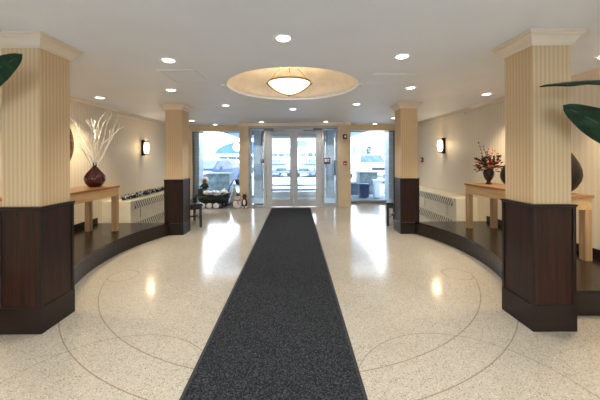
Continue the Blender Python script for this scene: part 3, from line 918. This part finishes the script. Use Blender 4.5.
# ------------------------------------------------------------------ holiday display
def display():
    evergreen = plain('dark_evergreen_boughs', sr(30, 42, 30), .8, 0, .5, 50)
    white = plain('white_plush', sr(238, 236, 236), .9, 0, .05, 30, bump=.4)
    gold = plain('gold_bauble', sr(190, 150, 70), .25, .8, .1, 20)
    random.seed(9)
    x0, x1, yc = -2.80, -1.98, 8.62
    t = thing('holiday_sleigh', 'dark sleigh packed with evergreen and white trim at the window', 'sleigh', (-2.4, yc, 0))
    prof = [(x0, .14), (x0-.06, .30), (x0-.05, .56), (x0+.02, .58), (x0+.16, .40), (x1-.14, .36), (x1-.02, .44), (x1+.03, .42), (x1-.04, .2), (x1-.12, .14)]
    b = MB(); b.prism(prof, yc-.17, yc+.17, 'y', .01); b.build('body', plain('dark_green_sleigh_paint', sr(32, 40, 34), .5, 0, .2, 12), t)
    for s in (-1, 1):
        b = MB(); pts = [(x0-.04+(x1-x0+.12)*k/14, yc+s*.15, .018+(.11*((k-9)/5)**2 if k > 9 else 0)) for k in range(15)]
        b.tube(pts, .016, 6); b.build('sleigh_runner', 'black', t)
        for xx in (x0+.12, x0+.45, x0+.68):
            b = MB(); b.tube([(xx, yc+s*.15, .02), (xx, yc+s*.14, .17)], .012, 6); b.build('strut', 'black', t)
    b = MB()
    for k in range(320):
        xx = random.uniform(x0-.02, x1); yy = yc-.17+random.uniform(-.03, .34); zz = random.uniform(.16, .42)
        if k % 3: yy = yc-.18
        d = Vector((random.uniform(-1, 1), -abs(random.uniform(.2, 1)), random.uniform(-1, 1))).normalized()*.06
        b.tube([(xx, yy, zz), Vector((xx, yy, zz))+d], .008, 4, .002)
    b.tube([(x0+.82*i/12, yc-.19, .27+.03*math.sin(i)) for i in range(13)], .07, 8)
    g = b.build('evergreen_swag', evergreen, None, (-2.4, yc, .2)); tag(g, 'dark evergreen swag draped over the sleigh side', 'garland')
    b2 = None
    for k in range(16):
        b = MB(); b.ball((x0+.05+random.random()*.72, yc-.225, random.uniform(.2, .36)), .018, sub=1); b.build('bauble', gold, g)
    b = MB()
    for k in range(11): b.ball((x0+.14+k*.062, yc-.08+random.uniform(-.08, .05), .44+random.uniform(0, .03)), .055, .09, .05, 2, .3)
    tag(b.build('white_fleece', white, None, (-2.4, yc, .42)), 'fluffy white fleece heaped on top of the sleigh', 'fleece')
    for i, xx in enumerate((x0+.10, x0+.30, x0+.50)):
        b = MB(); b.ball((xx, yc-.25, .08), .085, .07, .08, 2, .25)
        tag(b.build('snow_ball', white, None, (xx, yc-.25, 0)), ('fluffy snowball below the sleigh body under the doll', 'fluffy snowball below the middle of the sleigh', 'fluffy snowball below the sleigh front, toward the frosted tree')[i], 'snowball')
    # doll on sleigh back
    dx = x0+.10
    d = thing('plush_doll', 'plush doll with fluffy white hair sitting high on the sleigh', 'doll', (dx, yc, .55))
    b = MB(); b.ball((dx, yc, .63), .085, .08, .11, 3); b.build('body', evergreen, d)
    b = MB(); b.ball((dx, yc, .78), .062, .06, .062, 3); b.build('head', plain('doll_face', sr(94, 62, 52), .7), d)
    b = MB()
    for k in range(16):
        a = 2*PI*k/16; b.ball((dx+.07*math.cos(a), yc+.02, .80+.07*math.sin(a)), .045, sub=2, lump=.3)
    b.build('hair', white, d)
    b = MB()
    for s in (-1, 1): b.ball((dx+s*.022, yc-.055, .79), .008, sub=1)
    b.build('eye', 'black', d)
    b = MB()
    for s in (-1, 1): b.tube([(dx+s*.06, yc, .68), (dx+s*.12, yc-.06, .60)], .026, 8)
    b.build('arm', evergreen, d)
    # frosted tree
    tx, ty = -1.90, 8.98
    fr = plain('frosted_bough', (.80, .86, .92, 1), .8, 0, .25, 40)
    t = thing('frosted_tree', 'little frosted white tree between the sleigh and the snowman', 'christmas tree', (tx, ty, 0))
    b = MB(); b.tube([(tx, ty, 0), (tx, ty, .5)], .012, 8); b.lathe([(.07, 0), (.06, .03), (.01, .05)], (tx, ty, 0), 16); b.build('trunk', 'bronze', t)
    b = MB()
    for k in range(1100):
        f = random.random(); z = .07+.54*f; r = .17*(1-f)+.012; a = random.random()*2*PI
        b.tube([(tx, ty, z+.02), (tx+r*math.cos(a), ty+r*math.sin(a), z-.03)], .006, 4, .003)
    b.build('boughs', fr, t)
    # blue gift
    gx, gy = -2.20, 8.97
    blue = plain('blue_gift_wrap', sr(44, 74, 138), .35, 0, .2, 30)
    t = thing('gift_box', 'blue wrapped gift standing behind the sleigh front', 'gift box', (gx, gy, 0))
    b = MB(); b.box(gx-.09, gx+.09, gy-.08, gy+.08, 0, .50, .006, 2); b.build('box', blue, t)
    b = MB(); b.box(gx-.095, gx+.095, gy-.085, gy+.085, .25, .28); b.box(gx-.015, gx+.015, gy-.085, gy+.085, 0, .505); b.build('ribbon', 'white_trim', t)
    # snowman and brown companion
    sx, sy = -1.70, 8.40
    t = thing('snowman_figure', 'small snowman figure with black hat leaning by the pier', 'snowman', (sx, sy, 0))
    b = MB(); b.ball((sx, sy, .13), .12, .10, .13, 3); b.build('body', white, t)
    b = MB(); b.ball((sx+.01, sy, .31), .08, .075, .08, 3); b.build('head', white, t)
    b = MB(); b.lathe([(.085, 0), (.085, .012), (.055, .014), (.052, .09), (.0005, .092)], (sx+.02, sy, .37), 24); b.build('hat', 'black', t)
    b = MB(); b.lathe([(.012, 0), (.002, -.06)], (sx+.01, sy-.07, .31), 10, 'y'); b.build('nose', plain('carrot_orange', sr(210, 110, 40), .6), t)
    b = MB(); b.tube([(sx+.07*math.cos(a/10*2*PI), sy+.065*math.sin(a/10*2*PI), .24) for a in range(11)], .02, 8); b.tube([(sx+.03, sy-.07, .24), (sx+.05, sy-.09, .12)], .018, 8); b.build('scarf', plain('pink_scarf', sr(190, 110, 100), .9, 0, .1, 30), t)
    b = MB()
    for s in (-1, 1): b.ball((sx+.01+s*.028, sy-.07, .33), .009, sub=1)
    b.build('eye', 'black', t)
    bx, by = -1.49, 8.45
    br = plain('brown_plush', sr(92, 48, 34), .9, 0, .15, 30, bump=.3)
    t = thing('plush_reindeer', 'brown and white plush reindeer sitting next to the snowman', 'plush toy', (bx, by, 0))
    b = MB(); b.ball((bx, by, .15), .08, .08, .15, 3); b.build('body', br, t)
    b = MB(); b.ball((bx, by-.01, .34), .062, .06, .065, 3); b.ball((bx-.01, by-.06, .32), .03, .035, .028, 2); b.build('head', br, t)
    b = MB()
    for s in (-1, 1): b.tube([(bx+s*.03, by, .39), (bx+s*.05, by, .44), (bx+s*.045, by, .47)], .007, 6, .004)
    b.build('antler', 'bronze', t)
    b = MB()
    for s in (-1, 1): b.ball((bx+s*.045, by-.06, .035), .032, .05, .035, 2)
    b.build('paw', white, t)
    b = MB(); b.ball((bx, by-.065, .17), .045, .03, .09, 2); b.build('belly', white, t)
display()

# ------------------------------------------------------------------ outside
b = MB(); b.box(-60, 60, -60, 90, -.2, -.1)
b.box(-60, 60, YW+.16, 90, -.1, -.02); struct(b.build('ground', 'asphalt'))
pb = plain('pebbled_snowy_bed', (.16, .19, .22, 1), .9, 0, .6, 14, bump=.5)
for x0, x1, nm, lb in ((-5.2, -1.8, 'planting_bed', 'snow-dusted pebble bed below the sleigh window'), (1.72, 5.2, 'planting_bed', 'snow-dusted pebble bed with the blue bin')):
    b = MB(); b.box(x0, x1, 9.85, 11.2, -.03, 0, .005); tag(b.build(nm, pb, None, ((x0+x1)/2, 10, 0)), lb, 'planting bed')
b = MB()
for x0, x1 in ((-3.62, -3.12), (3.02, 3.5)): b.box(x0, x1, YW+.18, YW+.62, -.02, 2.7)
b.box(-6, -3.62, YW+.18, YW+.3, -.02, 3.1); b.box(3.5, 6, YW+.18, YW+.3, -.02, 3.1)
struct(b.build('wall_outer', 'stone'))
# entrance canopy
b = MB(); b.box(-3.3, 3.2, 11.3, 17.2, 2.62, 2.95); struct(b.build('ceiling_canopy', plain('pale_blue_soffit', (.26, .36, .46, 1), .7)))

def utility_box(x0, x1, y, z1, label, mat):
    t = thing('utility_cabinet', label, 'utility cabinet', ((x0+x1)/2, y, 0))
    b = MB(); b.box(x0, x1, y, y+.7, 0, z1-.05, .01); b.build('cabinet', mat, t)
    b = MB(); b.box(x0-.03, x1+.03, y-.03, y+.73, z1-.06, z1, .01); b.build('lid', mat, t)
    m = (x0+x1)/2
    for a, c in ((x0+.04, m-.015), (m+.015, x1-.04)):
        b = MB(); b.box(a, c, y-.012, y+.002, .08, z1-.12, .004); d = b.build('door_panel', mat, t)
        b = MB(); xx = c-.05 if a < m-.1 else a+.05; b.box(xx-.01, xx+.01, y-.03, y-.01, z1*.45, z1*.6); b.build('handle', 'alu_dark', d)
gg = plain('weathered_grey_green', (.13, .17, .18, 1), .6, 0, .3, 6)
utility_box(-3.5, -2.63, 11.5, .86, 'grey-green utility cabinet outside behind the sleigh', gg)
utility_box(2.55, 3.25, 11.5, .88, 'grey-green utility cabinet outside behind the blue bin', gg)
utility_box(1.95, 2.48, 11.3, .46, 'low dark grey cabinet outside beside the pier', plain('dark_grey_cabinet', (.10, .13, .16, 1), .6, 0, .2, 6))
t = thing('rubbish_bin', 'round-edged navy blue bin outside in the pebble bed', 'bin', (2.45, 10.45, 0))
nb = plain('navy_plastic', (.035, .07, .17, 1), .4, 0, .1, 8)
b = MB(); b.prism([(2.30, .03), (2.60, .03), (2.63, .48), (2.27, .48)], 10.3, 10.62, 'y', .015); b.build('body', nb, t)
b = MB(); b.box(2.255, 2.645, 10.28, 10.64, .475, .52, .012, 2); b.build('lid', nb, t)
b = MB()
for s in (2.33, 2.57): b.lathe([(.05, -.02), (.05, .02)], (s, 10.6, .05), 16, 'x')
b.build('wheel', 'black', t)
# handrails
def handrail(pts, posts, label):
    t = thing('handrail', label, 'handrail', posts[0]+(0,))
    b = MB(); b.tube(pts, .028, 8); b.build('rail', 'black', t)
    for x, y in posts:
        zt = .85
        b = MB(); b.tube([(x, y, 0), (x, y, zt)], .022, 8); b.build('post', 'black', t)
handrail([(-2.62, 11.2, .0), (-2.55, 11.2, .35), (-2.38, 11.2, .62), (-1.95, 11.2, .64)], [(-1.98, 11.2)], 'black sloping handrail outside behind the frosted tree')

def shrub(x, y, h, r, label, mat, n=260):
    random.seed(int(x*100)+5)
    t = thing('shrub', label, 'shrub', (x, y, 0))
    b = MB(); b.tube([(x, y, 0), (x+.02, y, h*.6)], .02, 6, .008); b.build('trunk', 'bronze', t)
    b = MB()
    for k in range(n):
        f = random.random(); a = random.random()*2*PI; rr = r*(1-.6*abs(2*f-1))*random.random()**.5
        p = Vector((x+rr*math.cos(a), y+rr*math.sin(a), h*(.15+.85*f)))
        d = Vector((random.uniform(-1, 1), random.uniform(-1, 1), random.uniform(-.3, 1))).normalized()*r*.35
        s_ = d.cross(Vector((random.random(), random.random(), random.random()+.1))).normalized()*r*.12
        b.quad(p, p+d*.5+s_, p+d, p+d*.5-s_)
    b.build('foliage', mat, t)
dg = plain('cold_dark_evergreen', (.05, .10, .12, 1), .8, 0, .4, 20)
shrub(3.22, 10.4, .85, .13, 'slim dark evergreen shrub outside by the stone pier', dg)
shrub(-3.42, 10.6, .75, .16, 'dark evergreen shrub outside behind the doll', dg)
shrub(2.70, 10.9, .2, .12, 'low dark plant in the pebble bed behind the bin', dg, 120)
shrub(5.9, 23.5, 2.3, .5, 'bare-looking dark bush behind the white pickup', plain('grey_twigs', (.10, .13, .14, 1), .9, 0, .3, 10), 320)
b = MB(); b.box(2.80, 3.0, 10.3, 10.5, .02, .62, .01); b.box(2.78, 3.02, 10.28, 10.52, .62, .66, .008)
tag(b.build('bollard', 'snow', None, (2.99, 10.4, 0)), 'square white bollard between the utility cabinet and slim shrub', 'bollard')

def car(x, y, rot, paint, label, kind='sedan'):
    t = thing('car' if kind != 'pickup' else 'pickup_truck', label, 'car' if kind != 'pickup' else 'truck', (0, 0, 0))
    L, Wd = (4.5, 1.78) if kind == 'sedan' else (5.2, 1.9)
    # profile in (y,z): front at -y
    if kind == 'sedan':
        lower = [(-2.2, .28), (-2.25, .5), (-2.15, .72), (-1.1, .9), (1.6, .95), (2.2, .88), (2.25, .5), (2.2, .28)]
        cab = [(-1.05, .9), (-.3, 1.38), (.9, 1.42), (1.75, .94)]
        ws = ((-.98, .95), (-.34, 1.35))
    else:
        lower = [(-2.55, .35), (-2.6, .6), (-2.5, 1.0), (-1.3, 1.1), (2.55, 1.12), (2.6, .6), (2.55, .35)]
        cab = [(-1.25, 1.1), (-.55, 1.66), (.95, 1.7), (1.25, 1.12)]
        ws = ((-1.18, 1.16), (-.6, 1.62))
    h = Wd/2
    b = MB(); b.prism(lower, -h, h, 'x', .05); b.build('body', paint, t)
    bm = bmesh.new(); V = []
    for s in (-1, 1):
        V.append([bm.verts.new((s*(h-.08 if i in (0, len(cab)-1) else h-.24), yy, zz)) for i, (yy, zz) in enumerate(cab)])
    bm.faces.new(V[0]); bm.faces.new(V[1][::-1])
    for i in range(len(cab)): j = (i+1) % len(cab); bm.faces.new((V[0][i], V[1][i], V[1][j], V[0][j]))
    bmesh.ops.recalc_face_normals(bm, faces=bm.faces[:]); bmesh.ops.bevel(bm, geom=bm.edges[:], offset=.03, segments=2, affect='EDGES')
    m = MB(); m.bm.free(); m.bm = bm; m.build('cabin', paint, t)
    gm = M['car_glass']
    (ya, za), (yb, zb) = ws
    b = MB(); b.quad((-h+.18, ya-.02, za+.02), (h-.18, ya-.02, za+.02), (h-.32, yb-.02, zb+.02), (-h+.32, yb-.02, zb+.02)); bmesh.ops.solidify(b.bm, geom=b.bm.faces[:], thickness=.01); b.build('windscreen', gm, t)
    for s in (-1, 1):
        b = MB(); xo = lambda zz: s*(h-.08-.16*(zz-cab[0][1])/(cab[1][1]-cab[0][1])+.008)
        z0, z1 = za+.03, zb-.03
        b.quad((xo(z0), ya+.25, z0), (xo(z0), cab[3][0]-.45, z0), (xo(z1), cab[2][0]-.1, z1), (xo(z1), yb+.12, z1)); bmesh.ops.solidify(b.bm, geom=b.bm.faces[:], thickness=.01); b.build('side_window', gm, t)
        for yy in (lower[0][0]+.75, -lower[0][0]-.85):
            b = MB(); b.lathe([(.19, -.1), (.32, -.1), (.33, -.06), (.33, .06), (.32, .1), (.19, .1)], (s*(h-.08), yy, .33), 24, 'x'); w = b.build('wheel', 'black', t)
            b = MB(); b.lathe([(.0005, -.11), (.19, -.105), (.19, .105), (.0005, .11)], (s*(h-.08), yy, .33), 16, 'x'); b.build('hubcap', 'alu', w)
        b = MB(); zz = lower[2][1]-.1; yy = lower[2][0]-.03; b.box(s*(h-.3)-.18, s*(h-.3)+.18, yy-.04, yy+.05, zz-.09, zz+.05, .02, 2); b.build('headlight', 'white_trim', t)
        b = MB(); b.box(s*(h+.06)-.07, s*(h+.06)+.07, ya+.2, ya+.3, za, za+.14, .02); b.build('wing_mirror', paint, t)
    b = MB(); yy = lower[1][0]; zz = lower[2][1]-.12; b.box(-.42, .42, yy-.03, yy+.1, zz-.12, zz+.04, .01); b.build('grille_panel', 'black', t)
    b = MB(); b.box(-h+.02, h-.02, yy-.06, yy+.08, .32, .48, .03, 2); b.build('bumper', 'alu_dark', t)
    t.location = (x, y, -.02); t.rotation_euler = (0, 0, rot)
    return t
def car_glass():
    t = NT('tinted_car_glass'); t.set(Base_Color=t.ramp(t.noise(t.pos(), 3, 1), [(.3, (.03, .06, .12, 1)), (.7, (.06, .11, .2, 1))]), Roughness=.08); return t.m
M['car_glass'] = car_glass()
bl = plain('blue_car_paint', (.03, .08, .24, 1), .3, .2, .1, 4, coat=.5)
bl2 = plain('steel_blue_car_paint', (.05, .12, .30, 1), .3, .2, .1, 4, coat=.5)
wh = plain('white_car_paint', (.72, .76, .8, 1), .3, 0, .05, 4, coat=.5)
gy = plain('grey_car_paint', (.12, .15, .2, 1), .3, .2, .05, 4, coat=.5)
car(-1.75, 24.5, .3, bl, 'blue car parked outside, seen through the door leaf with the card reader')
car(1.5, 24.0, -.4, bl2, 'steel-blue car parked outside, seen through the door leaf by the plum sign')
car(4.75, 19.0, .0, wh, 'white pickup truck facing the car-park window', 'pickup')
car(-8.3, 31.0, .5, wh, 'snow-white car parked before the blue domed shop', )
car(-5.9, 27.0, 1.2, gy, 'grey car parked side-on beyond the utility cabinet')
car(-9.3, 25.0, .9, wh, 'white car parked farthest along the sleigh window')
car(-4.3, 15.0, -.3, bl, 'dark blue car partly hidden by the evergreen shrub')
# snow mounds
random.seed(4)
for i, (x, y, r, h, lb) in enumerate(((-6.8, 20, 1.6, .45, 'snow heap between the parked cars and the sleigh window'), (-3.6, 22, 1.2, .3, 'low snow heap before the grey car'), (-10.5, 36, 3, .8, 'big snow bank below the domed shop'), (3.0, 28, 2.2, .5, 'snow bank behind the steel-blue car'), (-2.0, 30, 2.2, .45, 'snow bank behind the blue car'), (6.8, 25, 2, .5, 'snow bank beyond the white pickup'))):
    b = MB(); b.ball((x, y, 0), r, r*.7, h, 3, .35)
    tag(b.build('snow_mound', 'snow', None, (x, y, 0)), lb, 'snow heap', 'ploughed snow heaps')

# domed shop (blue awning)
def shop():
    t = thing('shop_building', 'white shop with a big blue rounded awning and round emblem', 'building', (-10, 46, 0))
    wl = plain('white_shop_wall', (.70, .74, .8, 1), .7, 0, .08, 1); wd = plain('dark_shop_window', (.03, .05, .09, 1), .2, 0, .3, 1.2)  # near-black blue for the shop windows
    b = MB(); b.box(-12.2, -5.0, 46, 54, 0, 2.3); b.build('wall', wl, t)
    b = MB()
    prof = [(-12.8, 1.6), (-12.6, 2.2), (-12.0, 2.9), (-11.0, 3.5), (-9.8, 3.85), (-8.4, 4.0), (-6.5, 4.0), (-5.0, 3.6), (-4.6, 1.6)]
    b.prism(prof, 44.6, 48, 'y'); b.build('awning', plain('blue_canvas', (.05, .13, .36, 1), .7, 0, .15, .8), t)
    b = MB(); b.lathe([(.62, 0), (.62, -.08), (.0005, -.08)], (-9.0, 44.6, 3.15), 32, 'y'); b.lathe([(.0005, -.1), (.3, -.1), (.3, -.08)], (-9.0, 44.58, 3.15), 24, 'y'); b.build('emblem', 'white_trim', t)
    b = MB()
    for k in range(14): b.box(-12.4+k*.55, -12.0+k*.55, 44.5, 44.58, 1.75, 2.15)
    b.build('valance_pattern', 'white_trim', t)
    for k in range(5):
        b = MB(); b.box(-11.9+k*1.35, -10.85+k*1.35, 45.9, 46.02, .5, 1.55); b.build('window', wd, t)
shop()
def store():
    t = thing('store_building', 'long pale building with a row of dark windows beyond the cars', 'building', (0, 50, 0))
    wl = plain('pale_store_wall', (.80, .83, .88, 1), .7, 0, .05, .6)
    wd = plain('store_window', (.03, .07, .15, 1), .2, 0, .4, .9)
    b = MB(); b.box(-4.4, 7.2, 50, 60, 0, 3.0); b.build('wall', wl, t)
    for k in range(9):
        if k in (3,): continue
        b = MB(); b.box(-4.1+k*1.22, -3.1+k*1.22, 49.9, 50.02, 1.7, 2.3); b.build('window', wd, t)
    b = MB(); b.box(-4.5, 7.3, 49.8, 60.1, 3.0, 3.2); b.build('parapet', wl, t)
    b = MB(); b.prism([(.2, 3.2), (2.2, 3.2), (2.2, 4.3), (1.2, 4.6), (.2, 4.4)], 50.2, 53, 'y'); b.build('blue_gable', plain('pale_blue_gable', (.17, .25, .42, 1), .7, 0, .08, 1), t)
store()
def house():
    t = thing('apartment_building', 'tall white building with narrow grey windows behind the pickup', 'building', (12, 42, 0))
    wl = plain('white_render', (.84, .86, .9, 1), .7, 0, .04, .5); wd = plain('grey_window', (.16, .21, .26, 1), .3, 0, .2, 1)
    b = MB(); b.box(7.4, 22, 42, 52, 0, 3.7); b.build('wall', wl, t)
    for x in (8.3, 9.5, 12.7, 13.6, 15.2):
        b = MB(); b.box(x, x+.45, 41.92, 42.02, 1.5, 3.1); b.build('window', wd, t)
    b = MB(); b.box(7.2, 22.2, 41.7, 52.2, 3.7, 3.9); b.build('roof', 'snow', t)
house()

# ------------------------------------------------------------------ world light (overcast snow sky)
w = bpy.data.worlds.new('overcast_sky'); S.world = w; w.use_nodes = True
nt = w.node_tree; bg = nt.nodes['Background']
tc = nt.nodes.new('ShaderNodeTexCoord'); sp = nt.nodes.new('ShaderNodeSeparateXYZ'); rp = nt.nodes.new('ShaderNodeValToRGB')
nt.links.new(tc.outputs['Generated'], sp.inputs[0]); nt.links.new(sp.outputs[2], rp.inputs[0])
rp.color_ramp.elements[0].color = (.90, .96, 1, 1); rp.color_ramp.elements[1].color = (.68, .84, 1, 1)
nt.links.new(rp.outputs[0], bg.inputs[0]); bg.inputs[1].default_value = 2.4

S.cycles.max_bounces = 8; S.cycles.diffuse_bounces = 4; S.cycles.glossy_bounces = 4; S.cycles.transparent_max_bounces = 16
S.cycles.caustics_reflective = False; S.cycles.caustics_refractive = False
S.cycles.sample_clamp_indirect = 6
